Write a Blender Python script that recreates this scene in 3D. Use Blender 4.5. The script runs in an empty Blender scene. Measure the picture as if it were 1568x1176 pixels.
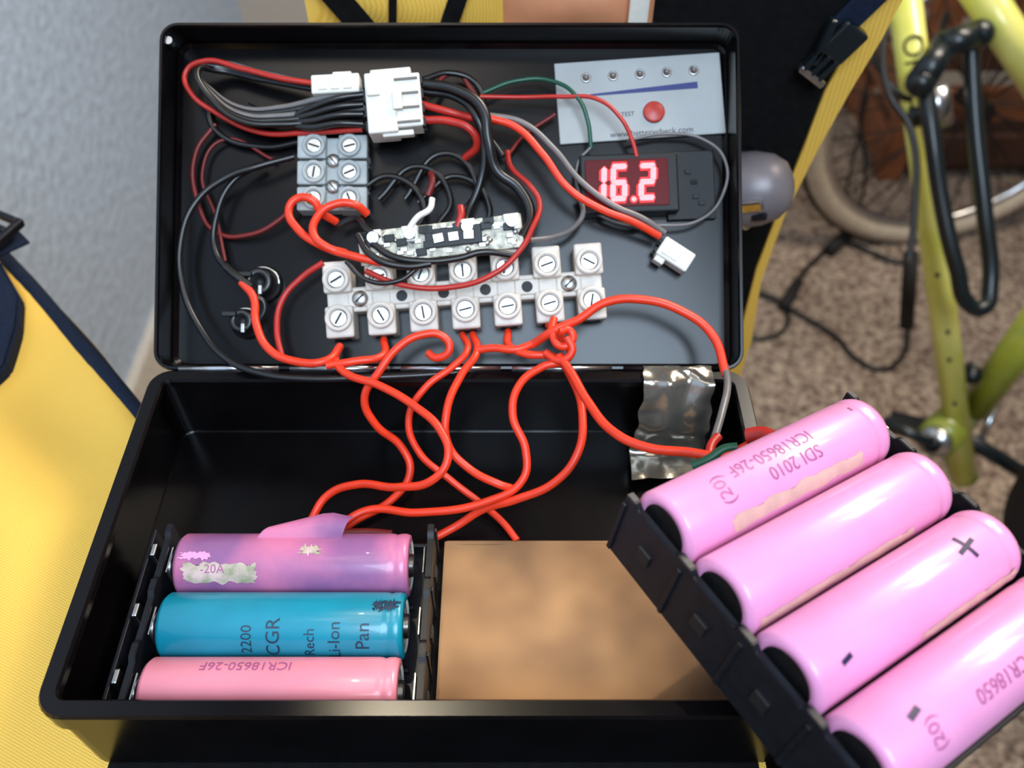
import bpy, bmesh, math, random
from mathutils import Vector, Matrix, noise
random.seed(7)
scene = bpy.context.scene
scene.view_settings.view_transform = 'Standard'

# ------------------------------------------------------------------ frames
# world: X right, Y away, Z up (metres). Hinge of the box = world origin line.
TH = math.radians(49.2)
CD = Vector((0, math.cos(TH), -math.sin(TH)))   # view direction
CU = Vector((0, math.sin(TH), math.cos(TH)))    # view up
O = Vector((0.020, -0.1853, 0.2088))
LDIR = Vector((0, .786, .618)).normalized()      # lid direction from hinge
LN = Vector((0, -LDIR.z, LDIR.y))                # lid normal (inside)
FLOOR = -0.75

def ray(px, py):
    return CD + Vector((1, 0, 0))*((px-784)/1358) + CU*((588-py)/1358)
def on_plane(px, py, n, d):
    r = ray(px, py); return O + r*((d-n.dot(O))/n.dot(r))
def lid(px, py, h=-14):
    p = on_plane(px, py, LN, h/1000); return (p.x, p.dot(LDIR))
def W(px, py, h):
    r = ray(px, py)
    t = min((h/1000-LN.dot(O))/LN.dot(r), (h/1000-O.z)/r.z if r.z < 0 else 9)
    return O + r*t
def G(px, py, z): return on_plane(px, py, Vector((0,0,1)), z)
def F(px, py, Z): return O + ray(px, py)*Z
ML = Matrix(((1,0,0,0),(0,LDIR.y,LN.y,0),(0,LDIR.z,LN.z,0),(0,0,0,1)))
def T(x,y,z): return Matrix.Translation((x,y,z))
def R(a,ax): return Matrix.Rotation(math.radians(a),4,ax)

# ------------------------------------------------------------------ materials
def lin(c):
    return tuple(((v/255)/12.92 if v/255 <= .04045 else ((v/255+.055)/1.055)**2.4) for v in c)
def mat(name, col, rough=.5, metal=0, var=.12, scale=200, bump=0, coat=0, emis=0, alpha=1, trans=0, col2=None, detail=4, spec=.5, bd=.0006):
    m = bpy.data.materials.new(name); m.use_nodes = True
    nt = m.node_tree; b = nt.nodes['Principled BSDF']
    c = lin(col)
    tc = nt.nodes.new('ShaderNodeTexCoord'); n = nt.nodes.new('ShaderNodeTexNoise')
    n.inputs['Scale'].default_value = scale; n.inputs['Detail'].default_value = detail
    nt.links.new(tc.outputs['Object'], n.inputs['Vector'])
    cr = nt.nodes.new('ShaderNodeValToRGB')
    cr.color_ramp.elements[0].position = .35; cr.color_ramp.elements[1].position = .65
    c2 = lin(col2) if col2 else tuple(min(1,v*(1+var)) for v in c)
    c1 = c if col2 else tuple(v*(1-var) for v in c)
    cr.color_ramp.elements[0].color = (*c1,1); cr.color_ramp.elements[1].color = (*c2,1)
    nt.links.new(n.outputs['Fac'], cr.inputs['Fac'])
    nt.links.new(cr.outputs['Color'], b.inputs['Base Color'])
    b.inputs['Roughness'].default_value = rough; b.inputs['Metallic'].default_value = metal
    b.inputs['Coat Weight'].default_value = coat
    b.inputs['Specular IOR Level'].default_value = spec
    b.inputs['Alpha'].default_value = alpha; b.inputs['Transmission Weight'].default_value = trans
    if emis:
        b.inputs['Emission Color'].default_value = (*c,1); b.inputs['Emission Strength'].default_value = emis
    if bump:
        bp = nt.nodes.new('ShaderNodeBump'); bp.inputs['Strength'].default_value = bump
        bp.inputs['Distance'].default_value = bd
        nt.links.new(n.outputs['Fac'], bp.inputs['Height']); nt.links.new(bp.outputs['Normal'], b.inputs['Normal'])
    return m

M_box = mat('black_enamel', (8,6,7), .24, 0, .3, 60, .03, coat=0, spec=.28)
M_plastic = mat('black_plastic', (17,18,24), .42, 0, .2, 300, .1, spec=.35)
M_dark = mat('dark_hole', (6,6,7), .6)
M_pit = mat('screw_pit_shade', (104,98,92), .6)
M_white = mat('white_nylon', (202,192,180), .45, 0, .06, 300, .05)
M_whitec = mat('white_connector', (218,213,202), .42, 0, .04, 300)
M_grey = mat('grey_nylon', (160,164,162), .45, 0, .08, 300)
M_screw = mat('screw_steel', (190,188,184), .36, 1, .1, 900)
M_steel = mat('polished_metal', (205,205,205), .25, 1, .15, 300)
M_pcb = mat('pcb_white', (180,174,152), .4, 0, .6, 420, .1)
M_chip = mat('chip_black', (16,16,18), .45, spec=.3)
M_or = mat('orange_red_insulation', (222,52,20), .45, 0, .07, 200, coat=.08)
M_red = mat('red_insulation', (172,34,24), .45, 0, .08, 200, coat=.08)
M_dred = mat('dark_red_insulation', (104,20,16), .5, 0, .1, 200)
M_blk = mat('black_insulation', (16,15,16), .38, 0, .1, 200, coat=.1)
M_gwire = mat('grey_insulation', (104,100,98), .38, 0, .1, 200, coat=.1)
M_wwire = mat('white_insulation', (225,222,215), .4, 0, .04, 200)
M_green = mat('green_insulation', (20,76,56), .4, 0, .1, 200)
M_pink = mat('pink_wrap', (220,144,186), .34, 0, .05, 60, coat=.22)
M_pink2 = mat('salmon_wrap', (216,128,144), .34, 0, .05, 60, coat=.22)
M_purple = mat('purple_pink_wrap', (200,112,148), .38, 0, .2, 45, .15, coat=.2, col2=(138,88,134))
M_teal = mat('teal_wrap', (12,126,148), .34, 0, .1, 60, coat=.22)
M_ink = mat('print_mauve', (158,80,128), .5)
M_inkb = mat('print_dark', (40,28,66), .5)
M_inkteal = mat('print_teal_dark', (14,44,66), .5)
M_tan = mat('old_tape', (206,168,156), .4, 0, .1, 200)
M_tan2 = mat('old_tape_green', (140,142,110), .4, 0, .2, 260, col2=(206,176,170))
M_label = mat('label_plate', (154,156,154), .4, .05, .05, 60)
M_lgrey = mat('led_lens', (90,80,76), .3)
M_blue = mat('label_blue', (32,42,104), .5)
M_btn = mat('red_button', (176,56,48), .4)
M_txt = mat('label_text', (60,62,72), .5)
M_digit = mat('led_digit', (255,88,92), .5, 0, .02, 100, emis=5)
M_fringe = mat('led_digit_halo', (225,8,14), .5, 0, .02, 100, emis=1.4)  # red halo painted round the digits as emission
M_lens = mat('display_lens', (60,2,5), .35, 0, .2, 60, emis=1.2, spec=.15)  # emission puts the red glow of the digits into the lens
M_card = mat('cardboard', (118,84,54), .75, 0, .1, 34, .2, col2=(164,122,80), detail=2)  # light and dark blotches paint dappled sun into the card colour
M_tape = mat('packing_tape', (140,134,122), .2, .7, .25, 90, .6, coat=.8)
M_wall = mat('painted_wall', (188,206,228), .85, 0, .10, 75, 1.0, bd=.004)
M_wallb = mat('painted_wall_cream', (200,190,178), .85, 0, .03, 90, .6)
M_base = mat('baseboard_paint', (225,220,210), .5)
M_navy = mat('navy_webbing', (16,26,44), .8, 0, .2, 600, .3, spec=.2)
M_tanleather = mat('tan_leather', (200,134,96), .6, 0, .12, 60, .2)
M_blkfab = mat('black_fabric', (10,10,11), .85, 0, .3, 300, .3, spec=.15)
M_lime = mat('lime_frame_paint', (204,204,88), .34, 0, .1, 25, coat=.3, col2=(226,220,126))
M_olive = mat('olive_frame_paint', (134,142,48), .35, 0, .2, 25, coat=.3)
M_rubber = mat('tyre_rubber', (18,17,18), .75, 0, .2, 300, .3)
M_cream = mat('cream_tyre', (190,176,156), .6, 0, .1, 60)
M_bikeblk = mat('bicycle_black', (10,22,26), .35, 0, .1, 60, coat=.2)
M_wood = mat('crate_wood', (128,76,44), .6, 0, .25, 14, .2)
M_woodd = mat('crate_wood_dark', (70,40,26), .7, 0, .25, 14, .2)
M_lamp = mat('lamp_silver_plastic', (118,110,112), .42, .2, .12, 60, spec=.5)

def fabric(name, ca, cb, sc):
    m = bpy.data.materials.new(name); m.use_nodes = True
    nt = m.node_tree; b = nt.nodes['Principled BSDF']; b.inputs['Roughness'].default_value = .7
    tc = nt.nodes.new('ShaderNodeTexCoord')
    w = []
    for rz in (25, -65):
        mp = nt.nodes.new('ShaderNodeMapping'); mp.inputs['Rotation'].default_value = (0,0,math.radians(rz))
        wv = nt.nodes.new('ShaderNodeTexWave'); wv.inputs['Scale'].default_value = sc; wv.inputs['Distortion'].default_value = .6
        nt.links.new(tc.outputs['Object'], mp.inputs['Vector']); nt.links.new(mp.outputs['Vector'], wv.inputs['Vector']); w.append(wv)
    mul = nt.nodes.new('ShaderNodeMath'); mul.operation = 'ADD'
    nt.links.new(w[0].outputs['Fac'], mul.inputs[0]); nt.links.new(w[1].outputs['Fac'], mul.inputs[1])
    hf = nt.nodes.new('ShaderNodeMath'); hf.operation = 'MULTIPLY'; hf.inputs[1].default_value = .5
    nt.links.new(mul.outputs[0], hf.inputs[0])
    cr = nt.nodes.new('ShaderNodeValToRGB')
    cr.color_ramp.elements[0].color = (*lin(ca),1); cr.color_ramp.elements[1].color = (*lin(cb),1)
    nt.links.new(hf.outputs[0], cr.inputs['Fac']); nt.links.new(cr.outputs['Color'], b.inputs['Base Color'])
    bp = nt.nodes.new('ShaderNodeBump'); bp.inputs['Strength'].default_value = .35; bp.inputs['Distance'].default_value = .0004
    nt.links.new(hf.outputs[0], bp.inputs['Height']); nt.links.new(bp.outputs['Normal'], b.inputs['Normal'])
    return m
M_yellow = fabric('yellow_woven_fabric', (214,160,48), (240,198,92), 420)

def carpet():
    m = bpy.data.materials.new('speckled_carpet'); m.use_nodes = True
    nt = m.node_tree; b = nt.nodes['Principled BSDF']; b.inputs['Roughness'].default_value = .95
    tc = nt.nodes.new('ShaderNodeTexCoord')
    n1 = nt.nodes.new('ShaderNodeTexNoise'); n1.inputs['Scale'].default_value = 130; n1.inputs['Detail'].default_value = 5
    n2 = nt.nodes.new('ShaderNodeTexNoise'); n2.inputs['Scale'].default_value = 5; n2.inputs['Detail'].default_value = 3
    cr = nt.nodes.new('ShaderNodeValToRGB'); e = cr.color_ramp.elements
    e[0].position = .34; e[0].color = (*lin((104,86,76)),1); e[1].position = .66; e[1].color = (*lin((216,196,174)),1)
    k = e.new(.48); k.color = (*lin((164,142,126)),1)
    mx = nt.nodes.new('ShaderNodeMixRGB'); mx.blend_type = 'MULTIPLY'; mx.inputs[0].default_value = .6
    for n in (n1,n2): nt.links.new(tc.outputs['Object'], n.inputs['Vector'])
    nt.links.new(n1.outputs['Fac'], cr.inputs['Fac']); nt.links.new(cr.outputs['Color'], mx.inputs[1]); nt.links.new(n2.outputs['Fac'], mx.inputs[2])
    nt.links.new(mx.outputs[0], b.inputs['Base Color'])
    bp = nt.nodes.new('ShaderNodeBump'); bp.inputs['Strength'].default_value = .8; bp.inputs['Distance'].default_value = .006
    nt.links.new(n1.outputs['Fac'], bp.inputs['Height']); nt.links.new(bp.outputs['Normal'], b.inputs['Normal'])
    return m
M_carpet = carpet()

# ------------------------------------------------------------------ mesh builder
class MB:
    def __init__(s): s.bm = bmesh.new(); s.mats = []
    def mi(s, m):
        if m not in s.mats: s.mats.append(m)
        return s.mats.index(m)
    def add(s, tb, M, m, smooth=False):
        i = s.mi(m) if m else None
        for f in tb.faces:
            if i is not None: f.material_index = i
            f.smooth = smooth
        if M is not None: tb.transform(M)
        me = bpy.data.meshes.new('tmp'); tb.to_mesh(me); tb.free()
        s.bm.from_mesh(me); bpy.data.meshes.remove(me)
    def box(s, M, size, m, bev=0):
        tb = bmesh.new(); bmesh.ops.create_cube(tb, size=1)
        tb.transform(Matrix.Diagonal((*size,1)))
        if bev: bmesh.ops.bevel(tb, geom=tb.edges[:], offset=bev, segments=2, affect='EDGES', profile=.5)
        s.add(tb, M, m)
    def cyl(s, M, r, d, m, seg=24, r2=None, bev=0, smooth=True):
        tb = bmesh.new(); bmesh.ops.create_cone(tb, cap_ends=True, segments=seg, radius1=r, radius2=r if r2 is None else r2, depth=d)
        if bev: bmesh.ops.bevel(tb, geom=[e for e in tb.edges if len(e.link_faces)==2 and any(len(f.verts)>4 for f in e.link_faces)], offset=bev, segments=2, affect='EDGES')
        s.add(tb, M, m, False)
    def rod(s, p, q, r, m, seg=16, r2=None):
        d = q-p; M = Matrix.Translation((p+q)/2) @ d.to_track_quat('Z','Y').to_matrix().to_4x4()
        tb = bmesh.new(); bmesh.ops.create_cone(tb, cap_ends=True, segments=seg, radius1=r, radius2=r if r2 is None else r2, depth=d.length)
        s.add(tb, M, m, True)
    def sphere(s, M, r, m, sc=(1,1,1), seg=24):
        tb = bmesh.new(); bmesh.ops.create_uvsphere(tb, u_segments=seg, v_segments=seg//2, radius=r)
        tb.transform(Matrix.Diagonal((*sc,1))); s.add(tb, M, m, True)
    def torus(s, M, R_, r, m, seg=64, ms=12, a0=0, a1=360):
        tb = bmesh.new(); rings=[]; full = a1-a0 >= 360
        for i in range(seg if full else seg+1):
            a = math.radians(a0+(a1-a0)*i/seg)
            rings.append([tb.verts.new(((R_+r*math.cos(b))*math.cos(a),(R_+r*math.cos(b))*math.sin(a),r*math.sin(b))) for b in [2*math.pi*j/ms for j in range(ms)]])
        for i in range(seg):
            A=rings[i]; B=rings[(i+1)%len(rings)]
            for j in range(ms): tb.faces.new((A[j],B[j],B[(j+1)%ms],A[(j+1)%ms]))
        s.add(tb, M, m, True)
    def lathe(s, M, prof, mats, seg=40):
        tb = bmesh.new(); rings=[]
        for r,z in prof:
            rings.append([tb.verts.new((max(r,1e-6)*math.cos(2*math.pi*j/seg), max(r,1e-6)*math.sin(2*math.pi*j/seg), z)) for j in range(seg)])
        for i in range(len(prof)-1):
            k = s.mi(mats[i])
            for j in range(seg):
                f = tb.faces.new((rings[i][j],rings[i][(j+1)%seg],rings[i+1][(j+1)%seg],rings[i+1][j])); f.material_index=k
        s.add(tb, M, None, True)
    def prism(s, M, poly, z0, z1, m, bev=0):
        tb = bmesh.new()
        a=[tb.verts.new((x,y,z0)) for x,y in poly]; b=[tb.verts.new((x,y,z1)) for x,y in poly]; n=len(poly)
        tb.faces.new(a[::-1]); tb.faces.new(b)
        for i in range(n): tb.faces.new((a[i],a[(i+1)%n],b[(i+1)%n],b[i]))
        bmesh.ops.recalc_face_normals(tb, faces=tb.faces[:])
        if bev: bmesh.ops.bevel(tb, geom=tb.edges[:], offset=bev, segments=2, affect='EDGES')
        s.add(tb, M, m)
    def quads(s, M, grid, m, smooth=True):
        tb=bmesh.new(); V=[[tb.verts.new(p) for p in row] for row in grid]
        for i in range(len(V)-1):
            for j in range(len(V[0])-1): tb.faces.new((V[i][j],V[i+1][j],V[i+1][j+1],V[i][j+1]))
        s.add(tb, M, m, smooth)
    def rtray(s, M, w, d, prof, m, r=.006, seg=6):
        # rounded-rectangle loops skinned through profile [(inset,z)]
        tb=bmesh.new(); loops=[]
        for ins,z in prof:
            rr=max(r-ins,.0012); hw=w/2-ins; hd=d/2-ins; L=[]
            for cx,cy,a0 in ((hw-rr,hd-rr,0),(-hw+rr,hd-rr,90),(-hw+rr,-hd+rr,180),(hw-rr,-hd+rr,270)):
                for k in range(seg+1):
                    a=math.radians(a0+90*k/seg); L.append(tb.verts.new((cx+rr*math.cos(a),cy+rr*math.sin(a),z)))
            loops.append(L)
        n=len(loops[0])
        for a,b in zip(loops,loops[1:]):
            for j in range(n): tb.faces.new((a[j],a[(j+1)%n],b[(j+1)%n],b[j]))
        tb.faces.new(loops[0][::-1]); tb.faces.new(loops[-1])
        bmesh.ops.recalc_face_normals(tb, faces=tb.faces[:])
        s.add(tb, M, m)
    def text(s, M, txt, size, m, fn=None, rot=0, align='CENTER', cuts=2):
        cu=bpy.data.curves.new('t','FONT'); cu.body=txt; cu.size=size; cu.align_x=align; cu.align_y='CENTER'; cu.resolution_u=3
        ob=bpy.data.objects.new('t',cu); bpy.context.collection.objects.link(ob)
        dg=bpy.context.evaluated_depsgraph_get(); me=bpy.data.meshes.new_from_object(ob.evaluated_get(dg))
        tb=bmesh.new(); tb.from_mesh(me)
        bpy.data.objects.remove(ob); bpy.data.curves.remove(cu); bpy.data.meshes.remove(me)
        bmesh.ops.transform(tb, matrix=R(rot,'Z'), verts=tb.verts[:])
        if fn:
            bmesh.ops.triangulate(tb, faces=tb.faces[:]); bmesh.ops.subdivide_edges(tb, edges=tb.edges[:], cuts=cuts, use_grid_fill=True)
            for v in tb.verts: v.co=fn(v.co.x,v.co.y)
        s.add(tb, M, m)
    def obj(s, name, parent=None, autosmooth=False):
        me=bpy.data.meshes.new(name); s.bm.to_mesh(me); s.bm.free()
        for m in s.mats: me.materials.append(m)
        ob=bpy.data.objects.new(name,me); bpy.context.collection.objects.link(ob)
        if parent: ob.parent=parent
        return ob
def empty(name, loc=(0,0,0)):
    e=bpy.data.objects.new(name,None); e.empty_display_size=.02; bpy.context.collection.objects.link(e); return e

# ------------------------------------------------------------------ room
def slab(name, lo, hi, m):
    b=MB(); c=(Vector(lo)+Vector(hi))/2; sz=Vector(hi)-Vector(lo); b.box(Matrix.Translation(c), sz, m); return b.obj(name)
slab('floor', (-.55,-1.2,FLOOR-.02), (2.2,1.5,FLOOR), M_carpet)
slab('wall_left', (-.55,-1.2,FLOOR), (-.48,1.4,1.6), M_wall)
slab('wall_back', (-.55,1.4,FLOOR), (2.2,1.47,1.6), M_wallb)
slab('baseboard_back', (-.48,1.385,FLOOR), (2.2,1.4,FLOOR+.09), M_base)
slab('baseboard_left', (-.48,-1.2,FLOOR), (-.467,1.385,FLOOR+.09), M_base)

# ------------------------------------------------------------------ cash box
BW, BD = .185, .1075
cash = empty('cash_box')
b=MB()
b.rtray(T(0,-BD/2,0), BW, BD, [(.0015,-.0362),(0,-.0350),(0,-.0085),(-.0012,-.0075),(-.0012,-.001),(-.0006,0),(.0030,0),(.0036,-.0008),(.0036,-.003),(.0012,-.004),(.0012,-.0286),(.0016,-.029)], M_box)
b.obj('base_tray', cash)
b=MB()
b.rtray(ML@T(0,.0565,0), .1865, .112, [(.001,-.0155),(0,-.0145),(0,-.0008),(.0004,0),(.0012,0),(.0016,-.0008),(.0016,-.0125),(.003,-.014)], M_box)
c0=lid(252,58,-1)
b.cyl(ML@T(c0[0]+.001,c0[1]-.0005,-.003), .0013, .003, M_steel, 12)
b.obj('lid', cash)
b=MB()
for k in range(5):
    x0=-.085+k*.035; b.rod(Vector((x0,.0012,.0002)),Vector((x0+.0315,.0012,.0002)),.0009,M_steel if k<4 else M_box,12)
b.obj('hinge', cash)

# ------------------------------------------------------------------ cardboard + tape
b=MB()
g=[]
for i in range(13):
    row=[]
    for j in range(13):
        x=-.0005+.0875*i/12; y=-.045-.060*j/12
        row.append((x,y,-.0272+.0012*noise.noise(Vector((x*40,y*40,0)))))
    g.append(row)
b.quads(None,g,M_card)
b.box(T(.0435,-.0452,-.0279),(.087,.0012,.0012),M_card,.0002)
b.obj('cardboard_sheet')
b=MB(); g=[]
for i in range(31):
    row=[]
    for j in range(21):
        v=i/2
        x=.0610+.0215*j/20 + .0012*noise.noise(Vector((v*.6,j*.05,3))) - .0003*max(0,v-5)*(1-j/20)
        if v<4: p=Vector((x,.0008-.0015*v,.0022-.0003*abs(v-1)))
        else:
            k=(v-4)/11
            z=.0012-.0258*min(1,k*1.15); p=Vector((x,-.0055-.006*k-.003*math.sin(k*3.1)-(.012*(k-.87)/.13 if k>.87 else 0),z))
        p+=Vector((0,-.0020,.0012))*noise.noise(Vector((v*.35,j*.2,1)))
        row.append(p)
    g.append(row)
b.quads(None,g,M_tape)
b.obj('adhesive_tape')

# ------------------------------------------------------------------ battery holders and cells
def cyl_fn(r, u0, p0):
    def f(x,y):
        ph=p0+y/r; return Vector(((r+.00012)*math.sin(ph),(r+.00012)*math.cos(ph),u0+x))
    return f
CR=.009
def cell(M, wrap, texts=(), patches=()):
    b=MB()
    prof=[(0,.0002),(.0062,.0),(.0064,-.0003),(.0082,-.0002),(.009,.0009),(.009,.0590),(.0089,.0600),(.00865,.0608),(.0089,.0616),(.00895,.0632),(.0086,.0644),(.0070,.0648),(.0066,.0642),(.0034,.0642),(.0032,.0655),(0,.0656)]
    ms=[M_steel,wrap]+[wrap]*9+[M_whitec,M_steel,M_steel,M_steel]
    b.lathe(M,prof,ms[:len(prof)-1],48)
    for (u0,u1,p0,p1,m) in patches:
        g=[]
        for i in range(31):
            row=[]
            for j in range(13):
                u=u0+(u1-u0)*i/30; p=p0+(p1-p0)*j/12
                if j in (0,12): p+=.16*noise.noise(Vector((i*.28,j,u0*999)))
                if i in (0,30): u+=.0022*noise.noise(Vector((i,j*.4,u0*999)))
                row.append(((CR+.00009)*math.sin(p),(CR+.00009)*math.cos(p),u))
            g.append(row)
        b.quads(M,g,m)
    for (t,size,u,p,rot,m) in texts:
        b.text(M,t,size,m,cyl_fn(CR,u,p),rot)
    return b.obj('battery_cell')

def holder(M, n, pitch, zb, zt, name, gap=.0048):
    # local: x along cells, y tangent (cells at y=-i*pitch), z normal
    b=MB(); y1=.0102; y0=-(n-1)*pitch-.0102; L=y1-y0; yc=(y0+y1)/2
    b.box(M@T((.0702-gap)/2,yc,(zb-.0095)/2),(.0702+gap,L,-.0095-zb),M_plastic,.0006)
    for u,o in ((-gap,-1),(.0702,1)):
        poly=[(y0,zb),(y1,zb),(y1,zt)]
        for i in range(n):
            yc2=-i*pitch
            poly+= [(yc2+.0075,zt),(yc2+.006,zt-.0012),(yc2-.006,zt-.0012),(yc2-.0075,zt)]
        poly+=[(y0,zt)]
        Mw=M@Matrix(((0,0,1,u-.0009),(1,0,0,0),(0,1,0,0),(0,0,0,1)))
        b.prism(Mw,poly,0,.0018,M_plastic,.0002)
        for i in range(n+1):
            b.box(M@T(u+o*.0010,y1-.0006-(L-.0012)*i/n,(zb+zt)/2-.001),(.0010,.0012,zt-zb-.003),M_plastic,.0002)
        for i in range(n):
            if o>0 or gap>.003: b.box(M@T(u+o*(-.0016),-i*pitch,-.001),(.0005,.008,.009),M_steel,.0001)
            b.box(M@T(u+o*(.0010),-i*pitch,zb*.45),(.0012,.004,.004),M_dark,.0002)
    for y in (y0+.0006,y1-.0006):
        b.box(M@T((.0702-gap)/2,y,(zb-.005)/2),(.0690+gap,.0012,-.005-zb),M_plastic,.0003)
    for i in range(n-1):
        b.box(M@T(.0325,-(i+.5)*pitch,-.0085),(.066,.0010,.003),M_plastic,.0002)
    if gap>.003:
        for i in range(n):
            for k in range(2):
                b.torus(M@T(-.0028+k*.0009,-i*pitch,0)@R(90,'Y'),.0034-.0007*k,.00035,M_steel,24,6)
            b.box(M@T(-.0062-.0022,-i*pitch+.003,.001),(.0016,.004,.006),M_steel,.0004)
        b.box(M@T(-.0100,yc,-.004),(.0012,L,.014),M_plastic,.0003)
        b.box(M@T(-.0078,yc,-.0105),(.0045,L,.0012),M_plastic,.0002)
    return b.obj(name)

def frame(P,A,N):
    A=A.normalized(); N=(N-A*N.dot(A)).normalized(); Tn=N.cross(A)
    Mh=Matrix(((A.x,Tn.x,N.x,P.x),(A.y,Tn.y,N.y,P.y),(A.z,Tn.z,N.z,P.z),(0,0,0,1)))
    def mc(i,pitch):
        q=P-Tn*i*pitch
        return Matrix(((Tn.x,N.x,A.x,q.x),(Tn.y,N.y,A.y,q.y),(Tn.z,N.z,A.z,q.z),(0,0,0,1)))
    return Mh,mc
# tray holder
Mh,mc=frame(Vector((-.0735,-.0592,-.0165)),Vector((1,0,0)),Vector((0,0,1)))
holder(Mh,3,.0185,-.0112,.006,'battery_holder')
cell(mc(0,.0185),M_purple,[("-20A",.0034,.011,-.62,0,M_ink)],[(.003,.023,-1.05,-.45,M_tan2),(.035,.040,-.15,.12,M_tan2),(.002,.010,-.3,-.1,M_pink)])
cell(mc(1,.0185),M_teal,[("Pan",.0052,.0545,-.75,90,M_inkteal),("Li-Ion",.0046,.047,-.9,90,M_inkteal),("Rech",.0040,.0405,-.95,90,M_inkteal),("CGR",.0052,.031,-.8,90,M_inkteal),("2200",.004,.024,-.85,90,M_inkteal)],
     [(.0570,.0592,.05,.35,M_inkteal),(.0596,.0625,.05,.35,M_inkteal)])
cell(mc(2,.0185),M_pink2,[("ICR18650-26F",.0040,.026,.45,180,M_ink)])
# a loose flap of wrapper on the first cell
b=MB(); g=[]
for i in range(9):
    row=[]
    for j in range(7):
        u=i/8; v=j/6
        row.append(Vector((-.052+.024*u+.003*v,-.055+.008*v*(1-.8*abs(u-.7)),-.0088+.0035*math.sin(v*2.6)*(.3+u*.6))))
    g.append(row)
b.quads(None,g,M_purple); b.obj('wrapper_flap')
# removed pack
A=Vector((.834,.530,-.147)).normalized(); Bv=Vector((.588,-.808,-.035)); Nn=Bv.cross(A).normalized()
P1=Vector((.0523,-.0850,.0443))
Mh2,mc2=frame(P1,A,Nn)
holder(Mh2,4,.0187,-.0175,.0025,'battery_holder',.0018)
cell(mc2(0,.0187),M_pink,[("ICR18650-26F",.0044,.030,.16,180,M_ink),("SDI 2010",.0044,.034,-.33,180,M_ink),("(20)",.0046,.013,-.15,90,M_ink),("-",.006,.058,.3,90,M_ink)],[(.012,.054,-1.25,-.85,M_tan)])
cell(mc2(1,.0187),M_pink,[],[(.002,.05,-1.45,-1.15,M_tan)])
cell(mc2(2,.0187),M_pink,[("+",.0125,.051,-.05,12,M_inkb),("-",.012,.008,-.45,12,M_inkb)],[(.03,.062,-1.4,-1.1,M_tan)])
cell(mc2(3,.0187),M_pink,[("+",.0125,.052,-.05,12,M_inkb),("-",.014,.010,.15,12,M_inkb),("ICR18650",.0042,.033,-.45,180,M_ink),("(20)",.004,.012,-.5,90,M_ink)])

# ------------------------------------------------------------------ terminal blocks
def terminal(name, M, n, pitch, w, span, hgt, m, s=1):
    b=MB(); L=pitch*(n-1)
    b.box(M@T(L/2,0,hgt*.3),(L+w*.9,span*.62,hgt*.6),m,.0006*s)
    for i in range(n):
        x=i*pitch
        for sg in (-1,1):
            y=sg*span/2
            b.box(M@T(x,y+sg*span*.06,hgt*.42),(w,span*.78,hgt*.84),m,.0007*s)
            b.lathe(M@T(x,y-sg*span*.02,hgt*.80),[(w*.47,0),(w*.47,hgt*.2),(w*.43,hgt*.22),(w*.33,hgt*.22),(w*.32,hgt*.05),(0,hgt*.05)],[m,m,m,m,M_pit],28)
            b.cyl(M@T(x,y-sg*span*.02,hgt*.90),w*.28,hgt*.06,M_screw,20,bev=.0002*s)
            b.box(M@T(x,y-sg*span*.02,hgt*.935)@R(random.uniform(0,180),'Z'),(w*.46,w*.07,hgt*.02),M_dark)
            b.cyl(M@T(x,y+sg*span*.46,hgt*.38)@R(90,'X'),w*.32,span*.03,M_dark,20)
        if i<n-1:
            b.box(M@T(x+pitch/2,0,hgt*.33),(pitch-w*.6,span*.40,hgt*.66),m,.0005*s)
            if i in (0,n-2):
                b.sphere(M@T(x+pitch/2,0,hgt*.66),w*.3,M_screw,(1,1,.5)); b.box(M@T(x+pitch/2,0,hgt*.66+w*.14)@R(40,'Z'),(w*.4,w*.06,w*.06),M_dark)
            else:
                b.cyl(M@T(x+pitch/2,0,hgt*.665),w*.2,hgt*.02,M_dark,20)
    return b.obj(name)
pa=lid(517,458,-3); pb=lid(904,430,-3); dx,dy=pb[0]-pa[0],pb[1]-pa[1]; Ls=math.hypot(dx,dy)
terminal('terminal_block', ML@T(pa[0],pa[1],-.0138)@Matrix.Rotation(math.atan2(dy,dx),4,'Z'), 7, Ls/6, .0090, .0130, .0125, M_white)
pa=lid(508,304,-6); pb=lid(508,224,-6)
terminal('terminal_block', ML@T(pa[0],pa[1],-.0138)@R(90,'Z'), 3, (pb[1]-pa[1])/2, .0078, .0120, .0095, M_grey, .8)

# ------------------------------------------------------------------ circuit board
pa=lid(550,382,0); pb=lid(800,352,0); ang=math.atan2(pb[1]-pa[1],pb[0]-pa[0]); Lp=math.hypot(pb[0]-pa[0],pb[1]-pa[1])
Mp=ML@T((pa[0]+pb[0])/2,(pa[1]+pb[1])/2,-.0003)@Matrix.Rotation(ang,4,'Z')@R(8,'X')
b=MB()
b.box(Mp,(Lp,.0105,.0012),M_pcb,.0002)
for k in range(80):
    x=random.uniform(-Lp/2+.002,Lp/2-.002); y=random.uniform(-.0042,.0042); t=random.random()
    if t<.32: b.box(Mp@T(x,y,.0010),(.0022,.0014,.001),M_screw,.0002)
    elif t<.5: b.sphere(Mp@T(x,y,.0007),.0010,M_screw,(1,1,.7),10)
    elif t<.85: b.box(Mp@T(x,y,.0012),(.0034,.0024,.0013),M_chip,.0002)
    else: b.box(Mp@T(x,y,.0011),(.0018,.0010,.0010),M_whitec,.0002)
for fx in (-.40,-.18,.17,.44):
    b.cyl(Mp@T(fx*Lp,.003,.0025),.0018,.004,M_screw,14,bev=.0003)
    b.box(Mp@T(fx*Lp,.003,.001),(.005,.005,.0015),M_whitec,.0003)
b.box(Mp@T(.08*Lp,.0005,.0012),(.018,.006,.0012),M_chip,.0003)
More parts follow.
